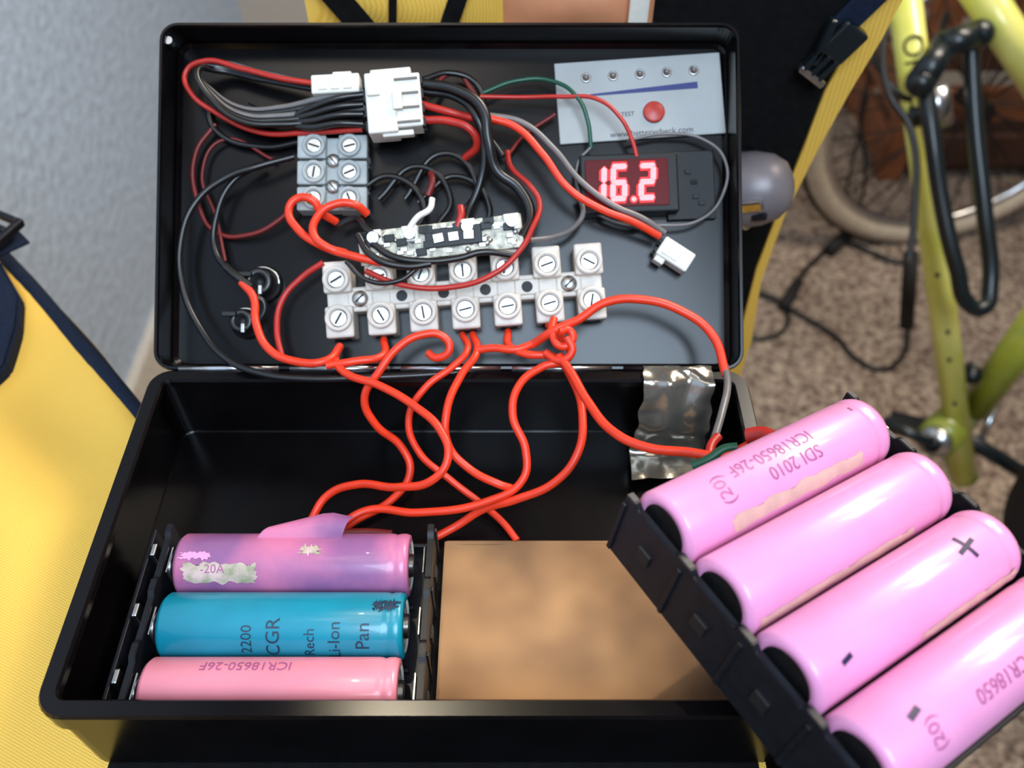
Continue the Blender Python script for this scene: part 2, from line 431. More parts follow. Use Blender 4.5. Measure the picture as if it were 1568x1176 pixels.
for q in (-.8,0,.8): b.box(Mp@T(.08*Lp+q*.006,.0005,.002)@R(random.uniform(-12,12),'Z'),(.0035,.0030,.0010),M_screw,.0003)
for fx in (-.35,.35):  # stand-offs
    b.cyl(Mp@T(fx*Lp,-.001,-.0016),.0016,.002,M_whitec,12)
b.obj('circuit_board')

# ------------------------------------------------------------------ indicator label panel
c=lid(980,150,-12.5); wl=.0555; hl=.0275
Mq=ML@T(c[0],c[1],-.0136)@R(4,'Z')
b=MB(); b.box(Mq@T(0,0,.0005),(wl,hl,.0010),M_label,.0003)
for i in range(5):
    x=-.0175+i*.0090
    b.lathe(Mq@T(x,.0080,.001),[(.0017,0),(.0017,.0005),(.0013,.0007),(.0011,.0004),(0,.0004)],[M_screw,M_screw,M_lgrey,M_lgrey],20)
b.prism(Mq,[(-.0165,.0018),(.0195,.0020),(.0195,.0042),(-.0165,.0024)],.001,.0012,M_blue)
b.lathe(Mq@T(.0042,-.0052,.001),[(.0036,0),(.0036,.0008),(.0030,.0012),(0,.0013)],[M_txt,M_btn,M_btn],28)
b.text(Mq@T(-.0045,-.0052,.00115),"TEST",.0021,M_txt)
b.text(Mq@T(.003,-.0118,.00115),"www.batterycheck.com",.0029,M_txt)
b.obj('battery_indicator_panel')

# ------------------------------------------------------------------ voltmeter display
c=lid(962,279,-6); Md=ML@T(c[0],c[1],-.0137)@R(2,'Z')
b=MB()
b.box(Md@T(.0005,0,.0035),(.032,.0195,.007),M_chip,.0006)
b.box(Md@T(-.0003,0,.0071),(.027,.0155,.0006),M_lens,.0002)
b.box(Md@T(.0215,.000,.001),(.016,.023,.0014),M_dark,.0003)
for k in range(5): b.box(Md@T(.0185+random.random()*.008,-.008+random.random()*.016,.0020),(.002,.0014,.0008),M_dark,.0001)
SEG={'1':'bc','6':'afgedc','2':'abged'}
def digit(cx,ch,m,z,t=.0021,w=.0058,h=.0125,g=.00012):
    H=h/2; Wd=w/2; k=.0010
    def hb(y): return [(-Wd+k*.5+g,y),(-Wd+k+g,y+t/2),(Wd-k-g,y+t/2),(Wd-k*.5-g,y),(Wd-k-g,y-t/2),(-Wd+k+g,y-t/2)]
    def vb(x,y0,y1): return [(x,y0+g),(x+t/2,y0+t/2+g),(x+t/2,y1-t/2-g),(x,y1-g),(x-t/2,y1-t/2-g),(x-t/2,y0+t/2+g)]
    S={'a':hb(H-k),'g':hb(0),'d':hb(-H+k),'f':vb(-Wd+k,0,H-k),'b':vb(Wd-k,0,H-k),'e':vb(-Wd+k,-H+k,0),'c':vb(Wd-k,-H+k,0)}
    for s_ in SEG[ch]:
        b.prism(Md@T(cx,0,z),[(x+y*.06,y) for x,y in S[s_]],0,.0002,m)
for cx,ch in ((-.0098,'1'),(-.0030,'6'),(.0062,'2')):
    digit(cx,ch,M_fringe,.0074,t=.0031,g=-.0004); digit(cx,ch,M_digit,.0076,t=.0018,g=-.0001)
b.cyl(Md@T(.0016,-.0056,.0075),.0013,.0002,M_fringe,14)
b.cyl(Md@T(.0016,-.0056,.0077),.0008,.0002,M_digit,14)
b.obj('voltmeter_display')

# ------------------------------------------------------------------ connectors
c=lid(602,160,0); Mc=ML@T(c[0],c[1],-.006)@R(5,'Z')
b=MB()
b.box(Mc@T(-.0035,0,.004),(.0095,.0195,.0100),M_whitec,.0006)
b.box(Mc@T(.0045,.0004,.004),(.0095,.0172,.0085),M_whitec,.0006)
for i in range(4):
    y=-.0068+i*.0046
    for z in (.0018,.0062):
        b.box(Mc@T(-.0085,y,z),(.0012,.0032,.0030),M_dark,.0002)
        b.box(Mc@T(.0094,y,z),(.0012,.0030,.0026),M_dark,.0002)
    b.box(Mc@T(.0045,y,.0085),(.008,.0007,.0006),M_pit)
b.box(Mc@T(0,.0104,.005),(.013,.0022,.004),M_whitec,.0005)
b.box(Mc@T(.001,-.0098,.006),(.010,.0018,.003),M_whitec,.0004)
b.box(Mc@T(.0018,0,.0097),(.0030,.006,.0014),M_whitec,.0003)
b.box(Mc@T(-.0055,.0035,.0097),(.004,.003,.0012),M_whitec,.0003)
b.box(Mc@T(0,0,-.0043),(.012,.014,.0068),M_plastic,.0005)
b.obj('wire_connector')
c=lid(513,127,0); Mc=ML@T(c[0],c[1],-.003)@R(3,'Z')
b=MB(); b.box(Mc,(.0155,.0062,.006),M_whitec,.0006)
for x in (-.004,0,.004): b.box(Mc@T(x,0,.0031),(.0028,.004,.0008),M_whitec,.0002)
b.box(Mc@T(.002,.0035,0),(.006,.0016,.003),M_whitec,.0003); b.box(Mc@T(0,0,-.0065),(.010,.004,.007),M_plastic,.0004)
b.obj('wire_connector')
c=lid(1036,388,-5); Mc=ML@T(c[0],c[1],-.009)@R(-33,'Z')
b=MB(); b.box(Mc,(.0115,.0068,.0065),M_whitec,.0006)
b.box(Mc@T(-.0035,-.0042,0),(.0035,.0022,.005),M_whitec,.0004)
b.box(Mc@T(-.0015,0,.0033),(.006,.0045,.0008),M_whitec,.0003)
for y in (-.0017,.0017): b.box(Mc@T(-.0062,y,0),(.0015,.0018,.002),M_dark,.0002)
b.box(Mc@T(0,0,-.0039),(.006,.004,.0015),M_whitec,.0003)
b.obj('wire_connector')

# power jacks on the left of the lid
for (px,py,s_) in ((398,432,1),(372,492,.85)):
    c=lid(px,py,-8); Mj=ML@T(c[0],c[1],-.0138)
    b=MB(); b.lathe(Mj,[(.0062*s_,0),(.0062*s_,.0018),(.0056*s_,.0026),(.0046*s_,.0026),(.0046*s_,.0075),(.0040*s_,.0082),(.0022*s_,.0082),(.0020*s_,.004),(0,.004)],[M_blk,M_blk,M_blk,M_blk,M_blk,M_blk,M_dark,M_dark],28)
    b.torus(Mj@T(0,0,.0026),.0054*s_,.0005,M_steel,28,8,a0=0,a1=150)
    b.box(Mj@T(-.004*s_,.002,.009),(.0045,.0016,.0020),M_dark,.0003)
    b.box(Mj@T(.001,-.003*s_,.0088),(.0012,.003,.0016),M_screw,.0002)
    b.obj('power_jack')

# ------------------------------------------------------------------ wiring
harness=empty('wiring_harness')
def wire(name, pts, r, m, h0=-8):
    cu=bpy.data.curves.new(name,'CURVE'); cu.dimensions='3D'; cu.bevel_depth=r; cu.bevel_resolution=4; cu.resolution_u=10; cu.use_fill_caps=True
    sp=cu.splines.new('BEZIER'); sp.bezier_points.add(len(pts)-1)
    for bp_,p in zip(sp.bezier_points,pts):
        bp_.co=p if isinstance(p,Vector) else W(p[0],p[1],p[2] if len(p)>2 else h0)
        bp_.handle_left_type=bp_.handle_right_type='AUTO'
    cu.materials.append(m); ob=bpy.data.objects.new(name,cu); bpy.context.collection.objects.link(ob); ob.parent=harness; return ob
TK=.00125; TN=.0010
# loop bundle from the white connector
wire('red_loop',[(482,128,-3),(430,120,-3),(370,105,-4),(310,94,-5),(284,112,-6),(292,142,-6),(330,172,-7),(400,203,-7),(470,203,-5),(555,198,-3)],.0009,M_red)
for k,(oy,mm) in enumerate(((0,M_gwire),(8,M_blk),(16,M_gwire),(24,M_blk),(32,M_blk))):  # grey among these paints in the sheen of black insulation
    wire('loop_wire_%d'%k,[(560,138+oy*1.7,-2),(500,148+oy*1.2,-3),(430,165+oy*.8,-4+k*.5),(370,166+oy*.6,-5+k),(325,140+oy*.4,-5+k),(303,110-oy*.1,-6+k),(330,98+oy*.3,-7),(400,112+oy*.3,-7),(480,130+oy*.2,-6)],.0010,mm)
for k in range(4):
    wire('black_lead_%d'%k,[(556,145+k*15,-1),(520,150+k*13,0),(470,168+k*9,-2),(420,190-k*3,-6),(380,180-k*6,-9)],.0011,M_blk)
wire('thick_black',[(645,128,-1),(700,138,1),(738,165,2),(748,215,1),(760,260,-2),(795,290,-3),(812,330,-2),(800,362,0)],.0017,M_blk)
wire('thick_black_2',[(645,140,-3),(700,150,-2),(730,180,0),(742,230,-3),(735,280,-6),(715,330,-6),(705,360,-2)],.0013,M_blk)
wire('black_3',[(648,122,-6),(690,112,-8),(730,130,-9),(745,200,-9),(770,240,-8)],.0010,M_blk)
wire('red_a',[(645,160,-1),(690,172,0),(720,180,-2),(760,185,-4)],.0012,M_red)
wire('red_b',[(645,184,-1),(690,186,0),(722,200,0),(730,222,-3),(712,242,-8)],.0013,M_red)
wire('red_c',[(650,150,-6),(700,112,-9),(720,135,-9),(740,165,-8)],.0009,M_dred)
wire('red_d',[(735,148,-8),(800,149,-8),(860,148,-6),(915,152,-4),(950,180,-4),(968,215,-6),(975,240,-7)],.0007,M_red)
wire('green_a',[(740,142,-9),(790,124,-9),(845,124,-8),(885,150,-5),(900,185,-6),(905,225,-8)],.0007,M_green)
wire('red_pair',[(745,180,-1),(790,195,-1),(830,235,0),(870,288,0),(920,320,-1),(970,340,-3),(1010,362,-6)],.0012,M_or)
wire('grey_pair',[(745,176,-3),(800,188,-3),(848,228,-3),(888,276,-3),(940,315,-3),(985,335,-5),(1018,357,-7)],.0010,M_gwire)
wire('red_down',[(777,232,-7),(782,255,-5),(812,285,-2),(826,310,-1),(815,350,2),(795,385,3),(755,420,3),(690,440,2),(610,435,2),(560,415,1)],.0009,M_red)
wire('black_pcb',[(570,372,3),(600,392,4),(650,400,4),(700,396,4),(740,386,4),(790,392,2)],.0011,M_blk)
wire('black_pcb_2',[(548,360,2),(570,392,4),(620,408,4),(660,404,4)],.0012,M_blk)
wire('black_pcb_3',[(530,400,3),(560,428,3),(610,430,3),(640,410,3)],.0008,M_blk)
wire('white_stub',[(625,352,2),(640,332,2),(658,320,1),(662,304,0)],.0010,M_wwire)
wire('grey_tail',[(812,368,0),(850,362,-3),(882,345,-5),(893,322,-7),(885,300,-8)],.0009,M_gwire)
wire('orange_loop_a',[(584,402,3),(540,392,3),(490,375,2),(455,350,1),(442,322,0),(455,304,0),(478,306,0),(492,325,-2),(515,340,-6)],.0013,M_or)
wire('orange_loop_b',[(562,328,-3),(545,314,0),(512,313,1),(486,332,2),(480,358,3),(500,378,3),(530,388,2)],.0013,M_or)
wire('red_left',[(330,190,-11),(300,235,-11),(303,310,-11),(330,355,-11),(380,360,-10),(430,335,-9),(462,300,-8)],.0008,M_dred)
wire('red_left_2',[(420,245,-11),(340,215,-11),(310,265,-11),(330,330,-11),(345,400,-10)],.0006,M_dred)
wire('black_big_loop',[(450,240,-8),(395,255,-6),(345,273,-6),(300,310,-6),(278,365,-6),(280,440,-6),(305,500,-5),(345,548,-1),(400,572,2),(470,580,2),(560,578,2),(650,574,0),(745,566,-2)],.0011,M_blk)
wire('black_big_loop_2',[(400,250,-9),(355,280,-8),(332,330,-8),(330,385,-8),(352,415,-6),(372,432,-4)],.0010,M_blk)
wire('black_left_3',[(470,215,-10),(400,225,-11),(330,200,-11),(315,160,-11)],.0010,M_blk)
wire('meter_loop',[(905,225,-8),(885,250,-9),(890,300,-9),(930,335,-9),(1010,345,-8),(1075,335,-8),(1108,295,-8),(1110,245,-8),(1080,215,-9),(1020,205,-9),(960,215,-9)],.00055,M_gwire)
wire('red_dip',[(850,175,-10),(800,210,-10),(780,235,-9)],.0007,M_dred)
for k,(x,y) in enumerate(((600,300),(640,285),(680,265),(700,300))):
    wire('dark_tangle_%d'%k,[(x-60,y+20*k%50,-10),(x,y-30,-9),(x+50,y+20,-8),(x+30,y+60,-7)],.0010,M_blk)
wire('red_stub_a',[(700,348,1),(706,330,1),(705,316,0)],.0012,M_red)
wire('red_stub_b',[(655,300,-3),(662,280,-3),(660,265,-5)],.0011,M_dred)
wire('black_stub',[(520,345,-4),(545,335,-2),(560,350,1),(580,366,2)],.0012,M_blk)
wire('thin_left_red',[(495,402,-3),(462,425,-4),(432,460,-4),(424,505,-3),(432,548,-1)],.0010,M_red)
wire('jack_red',[(370,432,-3),(388,455,-2),(392,495,0),(412,535,2),(450,553,3),(500,552,3),(521,530,-3)],.0013,M_or)
wire('jack_black',[(345,408,-4),(365,425,-3),(385,440,-3)],.0013,M_blk)
wire('jack_black2',[(385,450,-4),(405,465,-5),(392,500,-6)],.0010,M_blk)
# orange leads that run from the terminals to the batteries
wire('lead_1',[(521,530,-7),(514,552,1),(530,572,4),(580,590,5),(635,622,5),(675,660,4),(686,700,1),(665,733,-3),(610,746,-9),(545,742,-15),(500,760,-20),(474,800,-24)],TK,M_or)
wire('lead_2',[(588,520,-7),(585,545,0),(545,553,3),(500,560,3)],TK,M_or)
wire('lead_3',[(655,540,2),(668,548,3),(688,535,4),(678,515,4),(645,513,5),(610,532,6),(580,570,5),(558,610,-2),(575,650,-10),(615,685,-18),(628,722,-23),(600,765,-26),(540,800,-26),(520,818,-26)],TK,M_or)
wire('lead_4',[(708,512,-7),(715,538,1),(695,560,3),(650,595,0),(626,640,-7),(640,690,-15),(690,735,-22),(738,772,-26),(770,800,-27),(792,828,-27.6)],.0011,M_or)
wire('lead_5',[(724,512,-7),(730,540,1),(706,575,3),(684,630,0),(686,680,-6),(715,715,-10),(765,742,-12),(785,748,-14)],TK,M_or)
wire('lead_6',[(778,508,-7),(780,530,0),(805,542,4),(850,548,5),(878,585,4),(892,640,2),(884,695,-2),(850,738,-8),(790,765,-14),(740,780,-20),(698,806,-25),(668,822,-26)],TK,M_or)
wire('lead_6b',[(820,525,2),(790,535,3),(755,533,2),(730,536,1)],TK,M_or)
wire('lead_7',[(840,498,-5),(862,520,4),(872,545,6),(830,562,6),(795,590,4),(785,635,0),(805,690,-6),(800,735,-11),(745,768,-16),(640,785,-20),(560,782,-22),(508,815,-24)],TK,M_or)
wire('lead_8',[(815,528,2),(850,505,7),(885,490,6),(925,464,5),(985,459,4),(1045,477,4),(1090,512,5),(1112,575,6)],TK*1.1,M_or)
wire('lead_8_end',[(1110,560,6),(1114,590,8),(1106,630,9),(1088,690,8)],TK*.9,M_gwire)
wire('lead_9',[(848,488,3),(846,512,7),(858,530,8),(876,522,8),(872,506,8),(856,508,9)],TK,M_or)
wire('lead_10',[(856,545,7),(874,570,8),(900,615,8),(940,662,9),(990,685,10),(1050,692,12),(1110,697,15),(1150,680,18),(1178,662,20)],TK*1.1,M_or)
wire('lead_11',[(835,540,6),(858,552,8),(876,538,9),(868,516,9)],TK,M_or)
wire('holder_red',[(505,818,-24),(560,815,-25),(600,818,-25)],TK,M_dred)
wire('pack_red',[(1085,700,12),(1090,680,12),(1100,668,12)],.0013,M_red)
wire('pack_red2',[(1145,668,20),(1165,665,22),(1185,672,24)],.0022,M_red)
wire('green_tab',[(1060,715,12),(1085,704,14),(1110,688,16),(1130,685,17)],.0014,M_green)

# ------------------------------------------------------------------ bags
bag=empty('pannier_bag')
b=MB(); nx,ny=72,64; X0,X1=-.40,.088
def backy(x): return -.010+1.08*max(0,-.09-x)
def topz(x,y):
    k=min(1,max(0,(-.10-x)/.05))
    s_=noise.noise(Vector((x*9+y*4,y*5-x*3,2)))
    fold=math.sin((x*1.0+y*.45)*90+3*noise.noise(Vector((x*8,y*8,0))))
    cr=noise.noise(Vector((x*26+y*8,y*11,7)))
    return -.0377-k*(.000+.009*s_+.006*fold*max(0,noise.noise(Vector((x*6,y*6,5)))+.5)+.007*cr)-.10*max(0,-.16-x)
g=[]
for i in range(nx+1):
    x=X0+(X1-X0)*i/nx; row=[]; yb=backy(x)
    for j in range(ny+1):
        y=-.30+(yb+.30)*j/ny; e=min(1,min(j,ny-j)/2.0); row.append(Vector((x,y,topz(x,y)-.004*(1-e)**2)))
    g.append(row)
b.quads(None,g,M_yellow)
def skirt(edge):
    rows=[]
    for t in range(15):
        z=t/14; rows.append([Vector((p.x*(1-.03*z)+.004*noise.noise(Vector((p.x*9,p.y*9,z*5))),p.y*(1-.03*z)+.004*noise.noise(Vector((p.y*9,p.x*9,z*5+3))),p.z*(1-z)+FLOOR*z)) for p in edge])
    b.quads(None,rows,M_yellow)
skirt([r[0] for r in g]); skirt([r[-1] for r in g]); skirt(g[0]); skirt(g[-1])
b.obj('bag_body',bag)
# added black sheet that keeps the reflection in the box front dark
b=MB(); gg=[]
for i in range(25):
    x=-.088+.174*i/24; row=[]
    for j in range(13):
        y=-.106-.190*j/12
        row.append(Vector((x,y,-.0366+.0009*noise.noise(Vector((x*30,y*30,2)))+(-.0006 if i in(0,24) else 0))))
    gg.append(row)
b.quads(None,gg,M_blkfab); b.obj('reflection_darkener',bag)
b=MB()
edge=[r[-1]+Vector((0,0,.001)) for r in g if r[-1].x<-.10]
tb=[]
for p in edge: tb.append([p+Vector((0,.004,-.003)),p+Vector((-.001,.003,.0015)),p+Vector((-.002,-.001,.002)),p+Vector((-.003,-.003,.0004))])
b.quads(None,tb,M_navy); b.obj('edge_binding',bag)
b=MB()
# side release buckle and strap near the corner
pc=on_plane(-14,345,Vector((0,0,1)),-.022)
Mb=Matrix.Translation(pc)@R(-20,'Z')@R(10,'Y')
b.box(Mb@T(-.012,0,0),(.018,.016,.004),M_plastic,.001)
for y in (-.0065,0,.0065): b.box(Mb@T(.001,y,0),(.012,.0028,.003),M_plastic,.0007)
b.box(Mb@T(.0075,0,-.001),(.003,.017,.004),M_plastic,.0008)
b.box(Mb@T(-.004,-.012,-.001)@R(20,'Z'),(.02,.006,.003),M_plastic,.0008)
b.box(Mb@T(-.002,-.016,-.009)@R(68,'Z'),(.05,.008,.0015),M_navy,.0004)
# navy flap lying on the yellow fabric
fl=[on_plane(x,y,Vector((0,0,1)),-.0345) for x,y in ((-60,380),(0,400),(32,455),(28,500),(10,560),(-60,640))]
b.prism(None,[(p.x,p.y) for p in fl],-.048,-.0335,M_navy,.0012)
b.obj('buckle_strap',bag)
# padded side pocket that carries the removed pack
Pb=P1+Nn*(-.0178)
def underz(x,y): return Pb.z-((x-Pb.x)*Nn.x+(y-Pb.y)*Nn.y)/Nn.z
quad=[(.098,-.058),(.118,-.072),(.130,-.108),(.100,-.125)]
b=MB(); rows=[]
for t,sc,dz in ((0,.86,0),(.004,1,-.004),(.05,1.04,-.03),(.3,1.06,-.2),(.6,1.08,-.4),(1,1.08,None)):
    row=[]
    cx=sum(q[0] for q in quad)/4; cy=sum(q[1] for q in quad)/4
    for i in range(17):
        k=i/4; a=quad[int(k)%4]; c_=quad[(int(k)+1)%4]; f=k-int(k)
        x=a[0]+(c_[0]-a[0])*f; y=a[1]+(c_[1]-a[1])*f
        x=max(.0975,cx+(x-cx)*sc); y=cy+(y-cy)*sc
        row.append(Vector((x,y,FLOOR if dz is None else underz(x,y)+dz)))
    rows.append(row)
b.quads(None,rows,M_blkfab)
tb=bmesh.new(); tb.faces.new([tb.verts.new(v) for v in rows[0][:-1]]); b.add(tb,None,M_blkfab)
b.obj('side_pocket',bag)

# bag behind the lid
bag2=empty('pannier_bag')
YB=.134
def bp(px,py,y=YB):
    p=on_plane(px,py,Vector((0,1,0)),y); return (p.x,p.z)
MY=Matrix(((1,0,0,0),(0,0,-1,0),(0,1,0,0),(0,0,0,1)))  # local xy -> world xz, local z -> -y
b=MB()
outer=[(1400,-60),(1380,0),(1348,60),(1300,140),(1250,230),(1200,330),(1165,430),(1150,520)]
inner=[(1350,-60),(1332,0),(1300,70),(1262,140),(1228,230),(1196,310),(1158,410),(1130,520)]
oo=[bp(*p) for p in outer]; ii=[bp(*p) for p in inner]
bot=(oo[-1][0]-.01,FLOOR+.004); bi=(ii[-1][0]-.01,FLOOR+.004)
b.prism(MY@T(0,0,-YB),ii+[bi,bot]+oo[::-1],-.10,.001,M_yellow)
b.obj('yellow_gusset',bag2)
b=MB()
b.prism(MY@T(0,0,-YB),ii+[bi,(-.055,FLOOR+.002),(-.055,ii[0][1])],-.098,0,M_blkfab,.0008)
b.obj('black_body',bag2)
b=MB()
xl=bp(470,15)[0]; xm=bp(770,15)[0]; xr=bp(1000,15)[0]; zt=ii[0][1]
def curvy(xa,xb,z0,z1,m,off,amp):
    g=[]
    for i in range(17):
        u=i/16; row=[]
        for j in range(9):
            v=j/8; row.append(Vector((xa+(xb-xa)*u,YB-off-amp*math.sin(math.pi*u)**.6*math.sin(math.pi*min(1,v+.25)),z0+(z1-z0)*v+.002*math.sin(u*5)*(1-v))))
        g.append(row)
    b.quads(None,g,m)
curvy(xl,xm,.0455,zt+.01,M_yellow,.001,.006)
def strap(xa,xb,wd):
    b.quads(None,[[Vector((xa,YB-.009,zt+.01)),Vector((xb,YB-.009,.042))],[Vector((xa+wd,YB-.009,zt+.01)),Vector((xb+wd,YB-.009,.042))]],M_blkfab)
strap(xl-.006,xl+.020,.012)
strap(xm-.012,xm-.026,.007)
strap(xl+.034,xl+.030,.003)
curvy(xm,xr,.0455,zt+.01,M_tanleather,.001,.007)
curvy(xr-.010,xr-.003,.044,zt+.01,M_whitec,.009,.001)
b.obj('front_pockets',bag2)
b=MB()
p=on_plane(1290,62,Vector((0,1,0)),YB-.006); Mb=Matrix.Translation(p)@R(35,'Y')
b.box(Mb,(.012,.006,.014),M_bikeblk,.0012)
for x in (-.004,0,.004): b.box(Mb@T(x,-.001,-.011),(.0022,.004,.010),M_bikeblk,.0006)
b.box(Mb@T(.001,-.001,-.016),(.013,.004,.003),M_steel,.0008)
b.box(Mb@T(-.004,.001,.018),(.010,.002,.03),M_navy,.0004)
b.box(Mb@T(-.006,-.001,-.004)@R(-25,'Y'),(.003,.004,.018),M_bikeblk,.0008)
b.obj('buckle',bag2)
# headlight beside the lid: tapered shell with a short visor and bracket
b=MB()
c=on_plane(1150,290,Vector((0,1,0)),.112)
Mf=Matrix.Translation(c)@R(-20,'Z')@R(68,'Y')
b.lathe(Mf,[(0,-.020),(.010,-.020),(.0145,-.016),(.0155,-.006),(.0150,.003),(.0130,.010),(.0095,.0145),(.0045,.0165),(0,.0168)],[M_lamp]*8,36)
b.torus(Mf@T(0,0,-.003),.0154,.0009,M_steel,40,8)
b.box(Mf@T(-.002,-.0150,.003),(.005,.003,.010),M_steel,.001)
b.box(Mf@T(.004,-.0140,.005),(.003,.003,.006),M_plastic,.0008)
b.rod(Vector(c),Vector((c.x,YB-.0008,c.z+.002)),.005,M_plastic)
b.obj('bicycle_headlight')

# ------------------------------------------------------------------ bicycle
bike=empty('bicycle')
b=MB()
s0=F(1378,-60,.70); s1=F(1476,735,.92)
b.rod(s0,s1,.0128,M_lime,28)
dirn=(s1-s0).normalized()
# decals on the tube
side=(O-(s0+s1)/2).normalized(); A_=dirn; N_=(side-A_*side.dot(A_)).normalized(); T_=N_.cross(A_)
Mt=Matrix(((T_.x,N_.x,A_.x,s0.x),(T_.y,N_.y,A_.y,s0.y),(T_.z,N_.z,A_.z,s0.z),(0,0,0,1)))
b.text(Mt,"OMICI",.024,M_chip,cyl_fn(.0134,.088,.12),0,cuts=4)
for u in (.18,.22,.27,.33,.36,.41,.45):
    ph=random.uniform(-.6,.6); b.sphere(Mt@Matrix.Translation((.0128*math.sin(ph),.0128*math.cos(ph),u)),.0022,M_chip,(1,.3,1.2),10)
def F2(a,bz,r,m=M_lime): b.rod(F(*a),F(*bz),r,m,24)
F2((1470,-60,.70),(1620,170,.74),.0150)
F2((1605,470,.80),(1492,625,.90),.0165,M_olive)
F2((1478,735,.92),(1455,660,.91),.014,M_olive)
b.rod(F(1428,132,.735),F(1436,190,.75),.0130,M_steel,24)
b.rod(F(1392,180,.745),F(1440,172,.745),.009,M_bikeblk)
b.obj('frame',bike)
b=MB()
c=F(1452,655,.90)
b.rod(c+Vector((-.02,-.02,.006)),c+Vector((.02,.02,-.004)),.020,M_olive,28)
b.rod(c+Vector((-.026,-.026,.008)),c+Vector((-.02,-.02,.006)),.016,M_steel,24)
b.rod(c+Vector((-.030,-.030,.01)),c+Vector((-.026,-.026,.008)),.008,M_chip,16)
b.rod(c+Vector((-.028,-.028,.01)),c+Vector((-.07,.0,.012)),.006,M_bikeblk)
b.rod(c+Vector((.0,.0,.0)),c+Vector((.16,-.02,-.10)),.008,M_bikeblk)
b.box(Matrix.Translation(F(1400,655,.91))@R(-20,'Z'),(.05,.026,.012),M_bikeblk,.003)
b.rod(F(1480,560,.87),F(1520,590,.87),.006,M_bikeblk)
b.sphere(Matrix.Translation(F(1488,575,.87)),.009,M_bikeblk)
b.rod(F(1525,620,.9),F(1495,690,.92),.004,M_steel)
b.obj('bottom_bracket',bike)
def cable(name,pts,r,m,parent):
    cu=bpy.data.curves.new(name,'CURVE'); cu.dimensions='3D'; cu.bevel_depth=r; cu.bevel_resolution=4; cu.resolution_u=12; cu.use_fill_caps=True
    sp=cu.splines.new('BEZIER'); sp.bezier_points.add(len(pts)-1)
    for q,p in zip(sp.bezier_points,pts): q.co=p; q.handle_left_type=q.handle_right_type='AUTO'
    cu.materials.append(m); ob=bpy.data.objects.new(name,cu); bpy.context.collection.objects.link(ob)
    if parent: ob.parent=parent
    return ob
cable('u_lock_shackle',[F(x,y,z) for x,y,z in ((1415,110,.72),(1425,190,.72),(1440,300,.73),(1465,410,.74),(1488,470,.75),(1508,470,.75),(1516,440,.75),(1508,330,.74),(1494,200,.73),(1486,60,.72))],.0068,M_bikeblk,bike)
b=MB(); b.rod(F(1408,128,.71),F(1450,62,.71),.012,M_bikeblk,20,.010); b.rod(F(1440,70,.71),F(1500,52,.71),.011,M_bikeblk,20)
b.sphere(Matrix.Translation(F(1410,126,.71)),.012,M_bikeblk); b.sphere(Matrix.Translation(F(1500,52,.71)),.0115,M_bikeblk)
b.obj('u_lock_body',bike)
cable('brake_cable',[F(x,y,.72) for x,y in ((1366,-20),(1352,60),(1360,140),(1395,200),(1400,330),(1392,400))],.003,M_blk,bike)
cable('brake_cable_2',[F(x,y,.74) for x,y in ((1330,60),(1350,110),(1400,150),(1450,20))],.0028,M_blk,bike)
b=MB()
b.rod(F(1395,388,.95),F(1388,500,1.0),.008,M_rubber)
b.obj('pump',bike)
# far wheel (stands on the carpet)
wc=Vector((.69,.96,FLOOR+.252))
Mw=Matrix.Translation(wc)@R(8,'Z')@R(90,'X')
b=MB()
b.torus(Mw,.236,.016,M_cream,96,14); b.torus(Mw,.216,.008,M_steel,96,8); b.torus(Mw,.2535,.0045,M_rubber,96,8)
for k in range(32):
    a=2*math.pi*k/32; a2=a+(.5 if k%2 else -.5)
    p=Mw@Vector((.02*math.cos(a2),.02*math.sin(a2),.012 if k%2 else -.012)); q=Mw@Vector((.212*math.cos(a),.212*math.sin(a),0))
    b.rod(p,q,.0015,M_chip,6)
b.cyl(Mw,.016,.06,M_chip,20)
b.obj('far_wheel',bike)
# near wheel, right edge of the picture
nc=Vector((.74,.22,FLOOR+.24))
Mw=Matrix.Translation(nc)@R(-25,'Z')@R(90,'X')
b=MB(); b.torus(Mw,.222,.018,M_rubber,96,14); b.torus(Mw,.200,.008,M_chip,96,8)
for k in range(24):
    a=2*math.pi*k/24; b.rod(Mw@Vector((.015*math.cos(a+.4),.015*math.sin(a+.4),0)),Mw@Vector((.197*math.cos(a),.197*math.sin(a),0)),.0013,M_steel,6)
b.cyl(Mw,.018,.06,M_steel,20)
b.obj('near_wheel',bike)

# cables on the carpet
pc_=empty('power_cable')
z=FLOOR+.005
cable('cord_a',[G(x,y,z) for x,y in ((1130,435),(1170,450),(1205,462),(1222,430),(1252,395),(1290,372),(1330,385),(1380,402),(1392,400))],.0045,M_blk,pc_)
cable('cord_b',[G(x,y,z) for x,y in ((1130,512),(1170,518),(1200,505),(1205,480),(1190,462),(1160,450))],.0035,M_blk,pc_)
cable('cord_c',[G(x,y,z) for x,y in ((1195,465),(1240,490),(1280,515),(1310,548),(1350,565),(1380,548),(1390,505),(1388,470),(1392,400))],.0038,M_blk,pc_)
b=MB(); b.rod(G(1200,470,z+.006),G(1222,432,z+.006),.009,M_rubber); b.rod(G(1270,385,z+.006),G(1300,355,z+.006),.011,M_rubber); b.obj('plugs',pc_)
cable('cord_up',[G(1300,355,z),G(1315,320,z+.05),G(1325,260,z+.14),G(1318,180,z+.22),G(1332,110,z+.3)],.0028,M_blk,pc_)
cable('cord_up2',[G(1300,355,z),G(1296,300,z+.06),G(1310,230,z+.14),G(1330,140,z+.26)],.0024,M_blk,pc_)

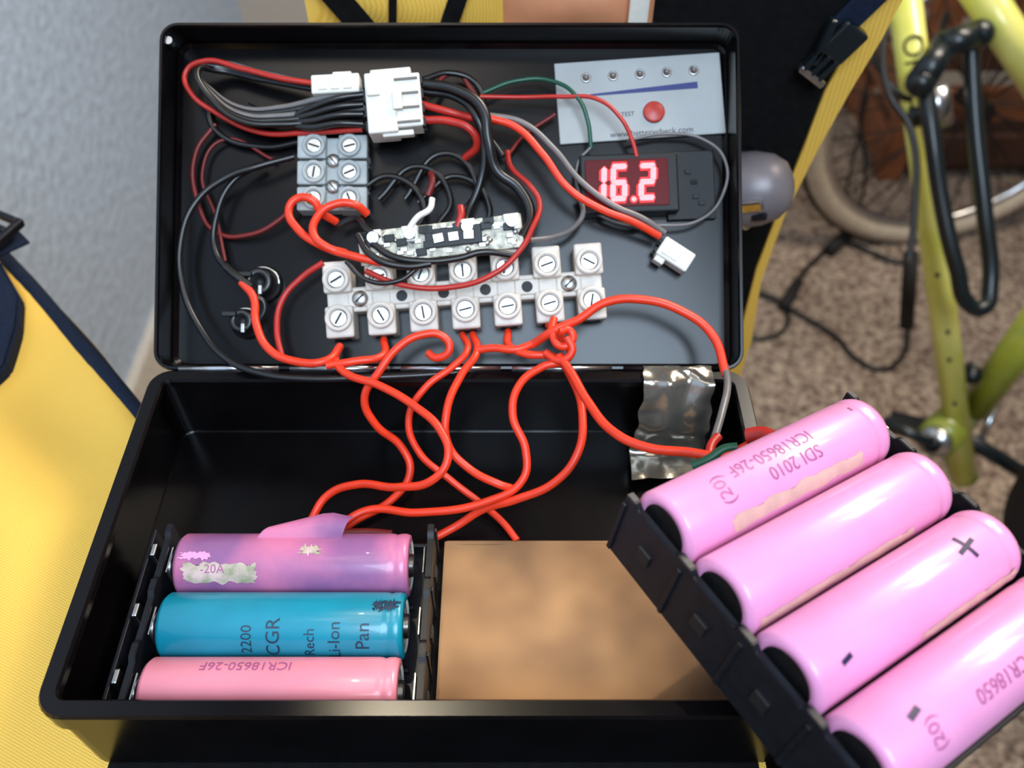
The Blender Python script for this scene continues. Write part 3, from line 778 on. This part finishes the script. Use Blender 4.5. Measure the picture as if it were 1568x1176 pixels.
# wooden crate by the back wall
b=MB(); cx0,cx1,cy0,cy1=.69,1.45,1.14,1.36; zt_=FLOOR+.36
for (x,y) in ((cx0,cy0),(cx1,cy0),(cx0,cy1),(cx1,cy1)): b.box(T(x,y,(FLOOR+zt_)/2),(.04,.04,zt_-FLOOR),M_wood,.003)
for k in range(4):
    zz=FLOOR+.06+k*.09
    b.box(T((cx0+cx1)/2,cy0-.012,zz),(cx1-cx0+.04,.014,.06),M_wood if k%2 else M_woodd,.002)
    b.box(T(cx0-.022,(cy0+cy1)/2,zz),(.014,cy1-cy0+.03,.062),M_wood,.002)
b.box(T((cx0+cx1)/2,(cy0+cy1)/2,FLOOR+.02),(cx1-cx0,cy1-cy0,.02),M_woodd)
b.obj('wooden_crate')

# ------------------------------------------------------------------ lights
def area(name,loc,target,size,energy,col,shape='SQUARE',sy=None):
    l=bpy.data.lights.new(name,'AREA'); l.energy=energy; l.size=size; l.color=col
    if sy: l.shape='RECTANGLE'; l.size_y=sy
    o=bpy.data.objects.new(name,l); bpy.context.collection.objects.link(o); o.location=loc
    o.rotation_euler=(Vector(target)-Vector(loc)).to_track_quat('-Z','Y').to_euler(); return o
area('warm_key',(.50,.56,.70),(0.03,-.06,0),.24,8.2,(1.0,.90,.76))  # warm key from an unseen lamp at the upper right
area('room_fill',(-.20,-.15,1.1),(0,.05,0),.35,1.6,(1.0,.90,.78))
area('wall_cool_fill',(.1,-.6,.8),(-.55,.35,-.1),.5,14,(.66,.82,1.0))  # added cool light that brightens the left wall
area('room_lamp',(1.0,.5,1.2),(.75,.7,-.75),.4,12,(1.0,.88,.74))
sp=bpy.data.lights.new('cardboard_sun_spot','SPOT'); sp.energy=11; sp.spot_size=math.radians(9); sp.spot_blend=.9; sp.color=(1,.86,.62); sp.shadow_soft_size=.008  # added spot, stands in for a pool of sun on the cardboard
so=bpy.data.objects.new('cardboard_sun_spot',sp); bpy.context.collection.objects.link(so); so.location=(-.12,.15,.75)
so.rotation_euler=(Vector((.030,-.102,-.028))-Vector(so.location)).to_track_quat('-Z','Y').to_euler()
w=bpy.data.worlds.new('room_ambient'); scene.world=w; w.use_nodes=True
w.node_tree.nodes['Background'].inputs[0].default_value=(1.0,.89,.88,1); w.node_tree.nodes['Background'].inputs[1].default_value=.11

# ------------------------------------------------------------------ camera
cd=bpy.data.cameras.new('camera'); cd.sensor_width=36; cd.lens=36*1358/1568; cd.clip_start=.01; cd.clip_end=20
cd.dof.use_dof=True; cd.dof.focus_distance=.24; cd.dof.aperture_fstop=13
co=bpy.data.objects.new('camera',cd); bpy.context.collection.objects.link(co); co.location=O
co.rotation_euler=(math.radians(90)-TH,0,0)
scene.camera=co
